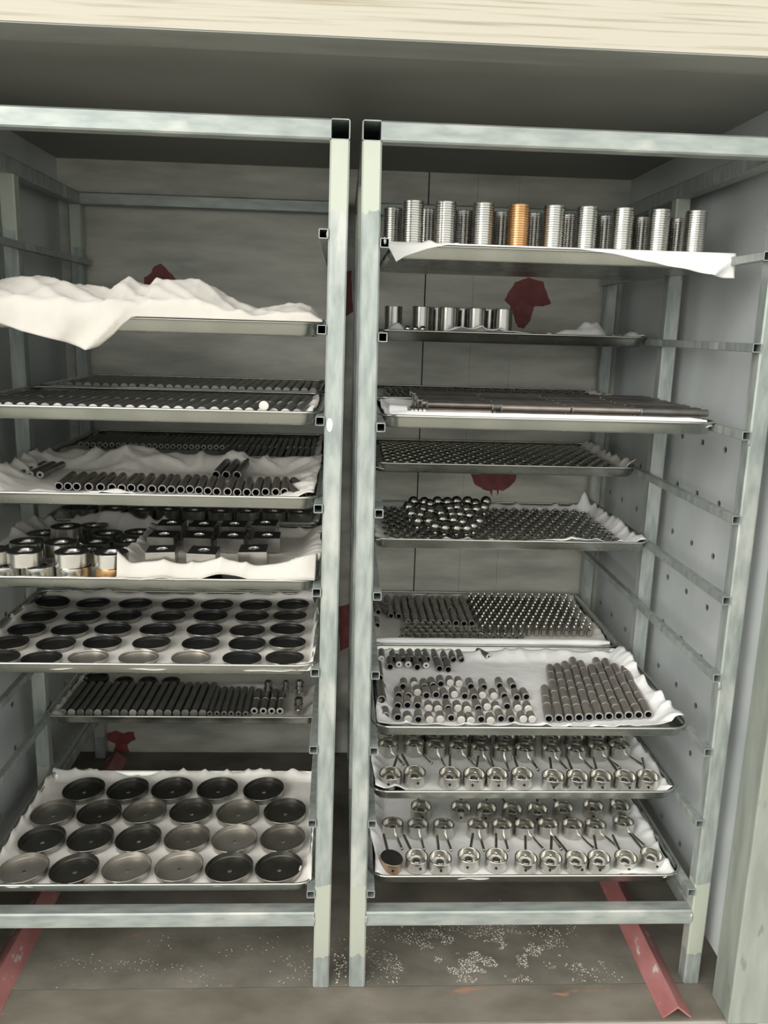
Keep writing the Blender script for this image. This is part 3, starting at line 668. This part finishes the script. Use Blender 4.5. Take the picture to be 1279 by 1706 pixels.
PlugD = lying(tube_profile(0.0083, 0.0062, 0.032), ['sleeve','end_grey','black'], 'dark_plug', 14); PlugL = lying(bar_profile(0.0083, 0.026), ['sleeve','end_white'], 'pale_plug', 14)
raw = [(268,340,0),(350,330,1),(425,345,0),(490,335,0),(545,320,0),(615,315,1),(680,320,1),(765,340,0),(860,345,0),(975,335,0),(1075,340,0),(235,405,0),(305,410,0),(375,385,1),(440,405,0),(510,400,0),(580,415,0),(645,400,1),(720,410,0),(790,420,0),(850,405,1),(935,410,1),(1010,410,0),(1100,420,0),(1170,415,0),(120,370,1),(120,450,0),(230,480,0),(300,475,0),(375,480,0),(455,500,1),(525,505,1),(600,500,0),(670,500,1),(740,510,1),(820,500,0),(885,490,1),(955,505,1),(1030,485,0),(1110,500,1),(1185,505,1),(140,555,0),(230,565,0),(305,580,1),(380,580,0),(465,585,1),(540,580,1),(620,570,0),(695,585,1),(765,590,1),(840,580,0),(910,590,1),(985,575,0),(1060,580,0),(1150,580,1),(1215,580,1)]
for i, (u, v, kd) in enumerate(raw):
    p = at(610+u/4.41, 1060+(v+18)/4.41, zc6); ri = 0 if i < 11 else 1 if i < 25 else 2 if i < 41 else 3
    put('metal_plug', PlugL if kd else PlugD, (p.x, max(p.y-0.008, R6.y0+0.022), zc6-0.0003), (0, J(6), J(.10)), where('pale-ended brown plug' if kd else 'hollow brown plug', i - (0,11,25,41)[ri], (11,14,16,15)[ri], 'in ' + ('rear','second','third','front')[ri] + ' row of loose plugs'), 'plug', 'loose plugs left of the sleeve columns')
Tub6 = lying(tube_profile(0.0078, 0.0064, 0.050), ['rod_dark','end_grey','black'], 'dark_tube_short', 14); Tub6w = lying(tube_profile(0.0078, 0.0026, 0.050), ['rod_dark','end_white','black'], 'dark_tube_thick', 14)
ta = [(175,225,0),(240,208,1),(308,208,1),(375,228,0),(440,215,1),(538,238,0),(602,245,0)]; tb = [(110,158,1),(190,112,0),(258,112,0),(318,118,0),(376,118,0),(440,138,0),(500,128,0),(562,124,0),(628,135,0),(692,152,0)]
for row, lst in (('front', ta), ('rear', tb)):
    for i, (u, v, kd) in enumerate(lst):
        p = at(610+u/4.41, 1060+v/4.41, zc6); yy = p.y if row == 'front' else max(p.y, 0.395)
        put('dark_tube', Tub6w if kd else Tub6, (p.x, min(yy, 0.44), zc6), (0,0,J(.05)), where('thick-walled dark tube with pale end' if kd else 'dark open tube', i, len(lst), f'in {row} rank above loose plugs'), 'tube', 'dark tubes above the loose plugs')
p = at(610+900/4.41, 1060+150/4.41, zc6); put('dark_tube', Tub6w, (p.x, p.y, zc6), (0,0,0.5), 'single pale-ended tube lying alone on the white cloth', 'tube', 'dark tubes above the loose plugs')
Tub6L = lying(tube_profile(0.0085, 0.007, 0.085), ['rod_dark','end_grey','black'], 'dark_tube_long', 14)
for i, (y, lb) in enumerate([(0.30, 'longer dark tube at the left tray edge, rear one'), (0.19, 'longer dark tube at the left tray edge, nearer one')]):
    put('dark_tube', Tub6L, (0.032, y, zc6+0.012), (0,0,0), lb, 'tube', 'dark tubes above the loose plugs')

# ---------------- R7, R8 handled cups
def make_cup(body_mat, flip=False):
    r, h = 0.0234, 0.0255
    mb = MB(); mb.lathe([(0,0),(r-0.0008,0),(r,0.0008),(r,h-0.0006),(r-0.0006,h),(r-0.0020,h),(r-0.0026,h-0.0006),(r-0.0030,0.0098),(r-0.0042,0.0090),(0,0.0090)] if not flip else [(0,0),(r-0.0008,0),(r,0.0008),(r,h-0.0006),(r-0.0008,h),(0,h,1)], 32)
    body = mb.mesh('cup_body', [body_mat, 'oxide_soft'], 35)
    mb = MB(); mb.lathe([(0.0082,0.0090),(0.0082,0.0150),(0.0070,0.0160),(0.0045,0.0160),(0.0042,0.0135),(0.0026,0.0135),(0.0024,0.0185),(0,0.0188)], 20); boss = mb.mesh('boss', 'steel_dark', 35)
    mb = MB(); mb.lathe([(0,0.0009),(0.0016,0.0009),(0.0019,0.0017),(0.0027,0.0017),(0.0029,0)], 12, M=Matrix.Translation((0,-r+0.0006,h*0.52)) @ Matrix.Rotation(math.pi/2, 4, 'X')); hole = mb.mesh('side_hole_plug', 'black', 35)  # dark of the side hole built as a small black plug
    mb = MB(); mb.lathe(bar_profile(0.0033, 0.062, 0.0006), 12, M=Matrix.Translation((0, r-0.004, h*0.45)) @ Matrix.Rotation(-math.pi/2, 4, 'X')); rod = mb.mesh('handle_rod', ['steel','steel'], 40)
    return body, boss, hole, rod
CUP = make_cup('steel'); CUPB = make_cup('brown_steel', True)
def cups(t, px, facing, row, traylab, brown=None, zt=0.0215, ymin=None):
    P = [at(u, v, t.zc + zt) for u, v in px]; n = len(P)
    Q = relax([(p.x, p.y) for p in P], 0.0478, 80)
    for i, (x, y) in enumerate(Q):
        b, s, h, r = CUPB if i == brown else CUP
        tilt = 0.11 if facing == 'front' else 0.03
        if facing == 'front': a = J(.32)
        else: a = math.pi + random.uniform(-0.05, 0.42)
        y = max(y, t.y0+0.050); y = min(y, t.y1 - 0.048)
        lab = where('brown upturned handled cup with dark face' if i == brown else 'steel handled cup', i, n, f'in {row} row of {traylab}')
        e = empty('handled_cup', (x, y, t.zc + 0.0008 + 0.0234*(0.16 if i == brown else tilt)), lab, 'cup', 'handled cups on the two lowest right trays', (0.16 if i == brown else tilt, 0.14 if i == brown else J(.03), a))
        link('cup_body', b, e); link('side_hole_plug', h, e); link('handle_rod', r, e)
        if i != brown: link('boss', s, e)
cups(R8, [(649,1434),(693.4,1430),(733.5,1434),(781,1427.7),(826.4,1428.7),(877,1436.8),(919.4,1439),(959.8,1434.5),(1001.7,1441),(1041.4,1431),(1083.4,1426.6)], 'front', 'front', 'lowest right tray', 0)
cups(R8, [(654.3,1374),(696.6,1375),(738.8,1376),(795.8,1376),(837,1376),(874,1376),(913,1374.4),(954,1375.6),(991.5,1375.6),(1038,1371)], 'back', 'middle', 'lowest right tray')
cups(R8, [(700.8,1346),(768,1347),(809.5,1348),(851.7,1349),(895,1350),(937,1347),(988,1345),(1031,1344)], 'front', 'rear', 'lowest right tray')
cups(R7, [(650,1291.5),(690,1289.4),(749,1291.5),(789.4,1292.6),(827.4,1292.6),(869,1292),(921,1295.8),(960.7,1295.8),(1000,1295.8),(1040.6,1297),(1077.8,1295.8)], 'front', 'front', 'upper cup tray')
cups(R7, [(646,1241),(690,1240),(726,1243),(764,1244),(800,1247),(838,1248),(875,1248),(919,1249),(959.6,1249),(997,1246),(1032,1244)], 'back', 'middle', 'upper cup tray')
cups(R7, [(647,1221),(688,1222),(723,1223),(765,1225),(801,1226),(841,1227),(876,1227),(918,1227),(956,1227),(991,1226),(1026,1225)], 'front', 'rear', 'upper cup tray')

# ---------------- L2 front and back: white-ended rods
RL = 0.0100
RodW = lying(bar_profile(RL, 0.138), ['rod_dark','end_white'], 'white_end_rod', 14); RodG = lying(bar_profile(RL, 0.138), ['rod_dark','end_grey'], 'grey_end_rod', 14)
def rank(t, y, x0, x1, sp, row, traylab, meshes, group, kind, r, name='steel_rod', rz=0.0, zoff=0.0, cat='rod'):
    n = int((x1-x0)/sp)+1
    for i in range(n):
        j = random.randrange(len(meshes))
        put(name, meshes[j], (x0+i*sp+J(sp*0.03), y+J(.003), t.zc + r + 0.0006 + zoff), (0, J(6), rz+J(.012)), where(kind, i, n, f'in {row} rank of {traylab}'), cat, group)
rank(L2B, 0.590, -0.700, -0.118, 0.0211, 'near', 'rear rod tray', [RodW, RodW, RodG], 'rods of the left rack second level', 'dark rod', RL)
rank(L2B, 0.738, -0.700, -0.118, 0.0211, 'far', 'rear rod tray', [RodG], 'rods of the left rack second level', 'dark rod', RL)
rank(L2, 0.066, -0.702, -0.128, 0.0208, 'near', 'front rod tray', [RodW, RodW, RodG], 'rods of the left rack second level', 'dark rod', RL, rz=-0.05)
rank(L2, 0.212, -0.700, -0.128, 0.0208, 'far', 'front rod tray', [RodG], 'rods of the left rack second level', 'dark rod', RL, rz=-0.05)
p = aty(440, 684, 0.060); WD = lying(bar_profile(0.0088, 0.022), ['rod_dark','end_white'], 'white_plug', 18)
put('white_plug', WD, (p.x, 0.052, L2.zc+0.0200+0.0055), (0,0,-0.05), 'round white plug lying on the front rods near the right post', 'plug', None)

# ---------------- L3 tubes
TubA = lying(tube_profile(0.0079, 0.0060, 0.125), ['rod_brown','end_grey','black'], 'dark_tube', 14); TubB = lying(tube_profile(0.0085, 0.0068, 0.15), ['rod_dark','end_grey','black'], 'dark_tube_mid', 14)
zc3 = L3.zc + 0.0085; us = [105,121,137,153,170,188,204,220,237,254,271,286,302,317,332,347,362,380,396,412,427,443,460,474,500,512]
vs = [806,806,805,808,810,811,813,811,812,814,814,815,815,814,816,817,818,818,819,819,819,818,818,818,823,817]
Q = relax([(at(u, v, zc3).x, 0) for u, v in zip(us, vs)], 0.0163, 40)
for i, (u, v) in enumerate(zip(us, vs)):
    p = at(u, v, zc3); x = Q[i][0]
    put('dark_tube', TubA, (x, max(0.105, min(p.y, 0.15))-0.012*i/26, zc3), (0, J(6), 0.06+J(.04) if i < 24 else 0.28), where('dark open-ended tube', i, len(us), 'in front row on crumpled cloth'), 'tube', 'dark tubes on the crumpled cloth')
for i, u in enumerate([364, 381, 399]):
    p = at(u, 788, zc3+0.001); put('dark_tube', TubB, (p.x, 0.285, zc3+0.004), (0.03, 0, -0.03), where('dark tube', i, 3, 'of three set apart behind the front row'), 'tube', 'dark tubes on the crumpled cloth')
TubC = lying(tube_profile(0.0075, 0.003, 0.13), ['rod_brown','end_grey','black'], 'dark_tube_thick', 14)
for i, u in enumerate([38, 55, 72]):
    p = at(u, 790, zc3); put('dark_tube', TubC, (p.x, 0.255, zc3+0.002), (0, 0, -0.02), where('thick-walled dark tube', i, 3, 'of three at the left of the crumpled cloth'), 'tube', 'dark tubes on the crumpled cloth')
TubD = lying(tube_profile(0.0072, 0.0026, 0.165), ['rod_dark','end_grey','black'], 'packed_tube', 12)
rank(L3B, 0.710, -0.715, -0.118, 0.0153, 'far', 'packed tube tray', [TubD], 'packed thin tubes at the back', 'thin dark tube', 0.0072, 'packed_tube', 0.0, 0.0, 'tube')
rank(L3B, 0.535, -0.345, -0.118, 0.0153, 'near', 'packed tube tray', [TubD], 'packed thin tubes at the back', 'thin dark tube', 0.0072, 'packed_tube', 0.0, 0.0, 'tube')

# ---------------- L4 rings, square blocks
def make_ring(side):
    r, h = 0.0312, 0.0265
    mb = MB(); mb.lathe([(0.0135,0.002,1),(0.0135,0,1),(r-0.0012,0,1),(r,0.0012),(r,h-0.0012),(r-0.0012,h),(0.0155,h,1),(0.0140,h-0.002,2),(0.0132,h-0.004,2),(0.0132,0.002,2)], 36)
    return mb.mesh('ring', [side, 'oxide', 'steel_dark'], 35)
RG, RGC = make_ring('steel'), make_ring('copper')
z1, z2 = L4.zc, L4.zc + 0.0268
low = [(-6,953),(50,951),(108,953),(174,958),(149,916),(199,916),(159,902),(214,900),(181,888),(230,886),(120,889),(70,888),(157,875),(15,905)]
top = [(33,921),(108,928),(174,930),(97,903),(48,902),(-12,916),(110,877)]
pl = relax([tuple(at(u, v, z1+0.0265))[:2] for u, v in low], 0.0632, 90); pt = relax([tuple(at(u, v, z2+0.0265))[:2] for u, v in top], 0.0632, 90)
for i, (x, y) in enumerate(pl):
    x = min(max(x, L4.x0+0.045), -0.445 if i != 3 else -0.47)
    cop = i == 3; o = put('steel_ring', RGC if cop else RG, (x, max(y, L4.y0+0.05), z1+0.0008), (0,0,J(3)), 'copper-coloured ring in the lower layer beside the cloth nest' if cop else f'polished ring with dark holed top, lower layer, {nth(i, 14)} counting front to back'.replace(' from left','').replace(' from right',' from last').replace('leftmost','first').replace('rightmost','last'), 'ring', 'stacked rings')
for i, (x, y) in enumerate(pt):
    nm = ['second from left at the front','third from left at the front','nearest the cloth nest at the front','in the middle of the second row','at left of the second row','cut by the frame edge','at the back'][i]
    put('steel_ring', RG, (max(x, L4.x0+0.045), max(y, L4.y0+0.05), z2+0.0010), (0,0,J(3)), 'polished ring with dark holed top, upper layer, ' + nm, 'ring', 'stacked rings')
for i, u in enumerate([80, 127, 179, 226, 272, 318, 364, 410, 455, 498]):
    p = at(u, 856, L4B.zc+0.0265); put('steel_ring', RG, (max(p.x, L4B.x0+0.05), 0.575+J(.006), L4B.zc+0.0008), (0,0,J(3)), where('dark-topped ring', i, 10, 'in near row of the back ring tray'), 'ring', 'rings in the back ring tray')
def make_block():
    a, h, hr = 0.0262, 0.029, 0.0105; mb = MB(); n = 32
    def sq(an):
        co, si = math.cos(an), math.sin(an); q = a/max(abs(co), abs(si)); return (co*q, si*q)
    an = [2*math.pi*(k+0.5)/n if False else 2*math.pi*k/n for k in range(n)]
    O = [sq(x) for x in an]; I = [(hr*math.cos(x), hr*math.sin(x)) for x in an]
    O2 = [(p[0]*0.975, p[1]*0.975) for p in O]
    rings = [[(p[0],p[1],0) for p in O], [(p[0],p[1],h-0.0007) for p in O], [(p[0],p[1],h) for p in O2], [(p[0],p[1],h) for p in I], [(p[0]*.93,p[1]*.93,h-0.003) for p in I], [(p[0]*.93,p[1]*.93,0.0) for p in I]]
    for r in rings: mb.v += r
    for k in range(5):
        for i in range(n):
            j = (i+1) % n; mb.f.append((k*n+i, k*n+j, (k+1)*n+j, (k+1)*n+i)); mb.mi.append((0,0,1,2,2)[k])
    for i in range(n):
        j = (i+1) % n; mb.f.append((5*n+i, 5*n+j, j, i)); mb.mi.append(0)
    return mb.mesh('square_block', ['steel_dark','oxide','steel_dark'], 30)
BL = make_block(); zb2 = L4.zf + 0.0335
rows = [('front', [(270,915),(339,917),(423,914)]), ('middle', [(273,890),(331,891),(388,892),(445,892)]), ('rear', [(286,871),(339,873),(390,873),(442,871)])]
allb = []; 
for nm, l in rows:
    for i, (u, v) in enumerate(l): p = at(u, v, zb2+0.029); allb.append((p.x, p.y, nm, i, len(l)))
Q = relax([(a[0], a[1]) for a in allb], 0.0590, 60)
for (x, y), (_, _, nm, i, n) in zip(Q, allb):
    put('square_block', BL, (x, y, zb2+0.001), (0.03+J(.02), J(.03), J(.10)), where('square steel block with dark holed top', i, n, f'in {nm} row on cloth nest'), 'block', 'square blocks on the cloth nest')
for i, u in enumerate([300, 395, 482]):
    p = at(u, 962, L4.zc+0.012); put('square_block', BL, (p.x, L4.y0+0.052, L4.zf+0.0015), (0,0,J(.05)), where('square steel block', i, 3, 'beneath the cloth nest at the tray front'), 'block', 'square blocks under the cloth nest')

# ---------------- L5 dark caps, L8 dishes
def make_cap(inner, name):
    r, h = 0.0365, 0.0085
    return standing([(0,0),(r-0.0035,0),(r-0.0020,0.0012),(r,h-0.0005),(r-0.0003,h),(r-0.0007,h,1),(r-0.0014,h-0.0022,1),(r-0.0042,h-0.0028,1),(r-0.0048,0.0022,1),(0,0.0016,1)], ['steel_dark', inner], name, 40)
CA, CB_, CC = make_cap('oxide', 'round_cap'), make_cap('oxide_soft', 'round_cap_soft'), make_cap('dish_c', 'round_cap_reflecting')  # pale floor colour paints in the reflections of three front cups
c5 = [[(88.7,1002.8),(156.5,1004),(227.7,1003),(298.5,1004),(363.9,1002.4),(427.8,1003.6),(489,1001.7)],
      [(65.7,1027),(138,1027),(207,1026),(280.4,1026.7),(350.7,1026),(419.9,1026.7),(483.4,1024)],
      [(43.8,1048.8),(116,1050),(187,1049),(262,1050.5),(340.5,1050.5),(412,1050.5),(478.8,1047.8)],
      [(15,1071.8),(93,1072.5),(169.7,1071),(251.7,1070.7),(333.7,1071.6),(411.5,1073),(478.8,1070.5)],
      [(0,1093),(70,1096),(149,1092.6),(233,1092.6),(319.4,1094),(403.3,1096),(474.3,1096)]]
fl5 = []
for r_, l in enumerate(c5):
    for i, (u, v) in enumerate(l): p = at(u, v, L5.zc+0.0085); fl5.append((p.x, min(p.y, 0.368), r_, i))
Q = relax([(a[0], a[1]) for a in fl5], 0.0745, 40); RN = ['rear','second','middle','fourth','front']
for (x, y), (_, _, r_, i) in zip(Q, fl5):
    me = CC if (r_ == 4 and i in (2,3,4)) else random.choice((CA, CB_, CA)); tl = 0.09 if (r_, i) == (0,0) else J(.02)
    put('shallow_cup', me, (x, y, L5.zc+0.0012+abs(tl)*0.03), (J(.02), -tl, J(3)), where('round shallow cup with painted floor reflection' if me is CC else 'dark round shallow cup', i, 7, f'in {RN[r_]} row of five'), 'cup', 'shallow cups in five rows')
def make_dish(floor, name):
    r, h, rh = 0.0478, 0.0120, 0.0044
    mb = MB(); mb.lathe([(rh,0.0016),(rh,0),(r-0.003,0),(r-0.0008,0.0016),(r,h-0.0005),(r-0.0005,h),(r-0.0013,h),(r-0.0022,0.0034,1),(r-0.0042,0.0018,1),(rh,0.0016,1)], 48)
    return mb.mesh(name, ['steel_dark', floor], 35)
DA, DB2, DC = make_dish('dish_a','round_dish'), make_dish('dish_b','round_dish_dark'), make_dish('dish_c','round_dish_pale')
c8 = [[(140,1313.7),(213.5,1313.7),(287,1312.8),(362.6,1312.8),(439.6,1313.7)],
      [(89,1352.6),(165.6,1352.6),(241.6,1350),(319,1350),(396.9,1351.7),(475,1350)],
      [(70.4,1396.7),(151,1394.9),(231,1395),(312,1394),(391,1395.8),(471.5,1395)],
      [(40,1445),(124,1446),(211.6,1443.6),(298.8,1441.8),(382.3,1443.6),(465,1442.7)]]
kinds = [[DB2,DB2,DB2,DB2,DB2],[DA,DB2,DA,DB2,DA,DB2],[DB2,DB2,DB2,DA,DC,DA],[DC,DB2,DC,DC,DB2,DB2]]  # dish reflections are put into the floor colours, dark to pale
fl8 = []
for r_, l in enumerate(c8):
    for i, (u, v) in enumerate(l): p = at(u, v, L8.zc+0.015); fl8.append((p.x, p.y, r_, i, len(l)))
Q = relax([(a[0], a[1]) for a in fl8], 0.0945, 60); RN8 = ['rear','second','third','front']
for (x, y), (_, _, r_, i, n) in zip(Q, fl8):
    tx, ty = 0.03+J(.015), -0.06+J(.02)
    put('round_dish', kinds[r_][i], (x, y, L8.zc+0.0036), (tx, ty, 0), where('round dish with centre hole', i, n, f'in {RN8[r_]} row of bottom left tray'), 'dish', 'round dishes on the bottom left tray')

# ---------------- L7 rods, discs, tubes, fittings
z7 = L7.zc
R7a = lying(bar_profile(0.0093, 0.165), ['rod_dark','end_white'], 'thick_rod_white', 14); R7b = lying(bar_profile(0.0093, 0.165), ['rod_dark','end_grey'], 'thick_rod', 14)
ends = [101,116,131,147,161,176,191,206,221,236,251,265,280,295,309,322,336]
xs = [at(u, 1192, z7+0.009).x for u in ends]; st = (xs[-1]-xs[0])/16
for i in range(17):
    put('steel_rod', R7a if i in (1,4,8,10) else R7b, (xs[0]+st*i, 0.452, z7+0.0099), (0,0,-0.02), where('thick dark rod', i, 17, 'above the bottom dishes'), 'rod', 'thick dark rods above the dishes')
T7 = lying(tube_profile(0.0070, 0.0030, 0.145), ['rod_dark','end_grey','black'], 'thin_tube', 12)
for i, u in enumerate([349, 361, 373, 385, 397, 409]):
    x = at(u, 1190, z7+0.007).x; put('dark_tube', T7, (x, 0.456, z7+0.0078), (0,0,0), where('thin dark tube', i, 6, 'beside the thick dark rods'), 'tube', 'thin tubes beside the thick rods')
T7s = lying(tube_profile(0.0088, 0.0045, 0.055), ['rod_dark','end_white','black'], 'stub_tube', 14)
for r_ in range(2):
    for i, u in enumerate([423, 438, 452, 466]):
        x = at(u, 1187, z7+0.009).x; put('dark_tube', T7s, (x, 0.468 + r_*0.058, z7+0.0096), (0,0,0), where('stubby thick-walled tube', i, 4, ('in near' if r_ == 0 else 'in far') + ' rank beside the fittings'), 'tube', 'stubby tubes beside the fittings')
D7 = standing([(0,0),(0.022,0),(0.0232,0.001),(0.0232,0.009),(0.022,0.010),(0.0175,0.010),(0.017,0.006,1),(0,0.006,1)], ['oxide_soft','oxide'], 'dark_disc', 28)
D7b = standing([(0,0),(0.031,0),(0.0322,0.001),(0.0322,0.009),(0.031,0.010),(0.026,0.010),(0.0255,0.006,1),(0,0.006,1)], ['oxide_soft','oxide'], 'dark_disc_large', 28)
for i, (u, v) in enumerate([(160,1128),(206,1134),(246,1134),(284,1135)]):
    p = at(u, v, z7+0.010); put('dark_disc', D7b if i == 0 else D7, (p.x, max(0.645, min(p.y, 0.80)), z7+0.001), (0,0,0), ['larger dark disc behind the thick rods','leftmost of three small dark discs behind the thick rods','middle of three small dark discs behind the thick rods','rightmost of three small dark discs behind the thick rods'][i], 'disc', 'dark discs behind the thick rods')
def make_fitting():
    out = []
    mb = MB(); h0 = 0.012; hexa = [(0.0125*math.cos(math.pi/3*k), 0.0125*math.sin(math.pi/3*k)) for k in range(6)]
    mb.add([(x,y,0) for x,y in hexa] + [(x,y,h0) for x,y in hexa], [(i,(i+1)%6,6+(i+1)%6,6+i) for i in range(6)] + [(5,4,3,2,1,0),(6,7,8,9,10,11)]); out.append(('hex_base', mb.mesh('hex_base', 'steel')))
    mb = MB(); mb.lathe([(0.0085,0.012),(0.0085,0.018),(0.0112,0.019),(0.0112,0.026),(0.0085,0.027),(0.0085,0.031),(0.0102,0.032),(0.0102,0.040),(0.0090,0.041),(0.0068,0.041),(0.0066,0.032),(0,0.032)], 20); out.append(('collar', mb.mesh('collar', 'steel_dark', 35)))
    return out
FT = make_fitting()
for i, (u, v, s, tilt) in enumerate([(447,1160,1.0,0),(476,1160,0.75,0),(499,1160,1.0,0.12),(497,1192,1.0,0)]):
    p = at(u, v, z7); e = empty('pipe_fitting', (min(p.x, -0.128), max(0.475, min(p.y, 0.60)), z7+0.001), ['stepped steel fitting, leftmost of those right of the stubby tubes','small slim steel fitting behind the stubby tubes','stepped steel fitting nearest the rack post, rear one','stepped steel fitting with hex base at the tray front corner'][i], 'fitting', 'stepped fittings', (0,tilt,J(2)))
    e.scale = (s, s, 1.0)
    for nm, me in FT: link(nm, me, e)
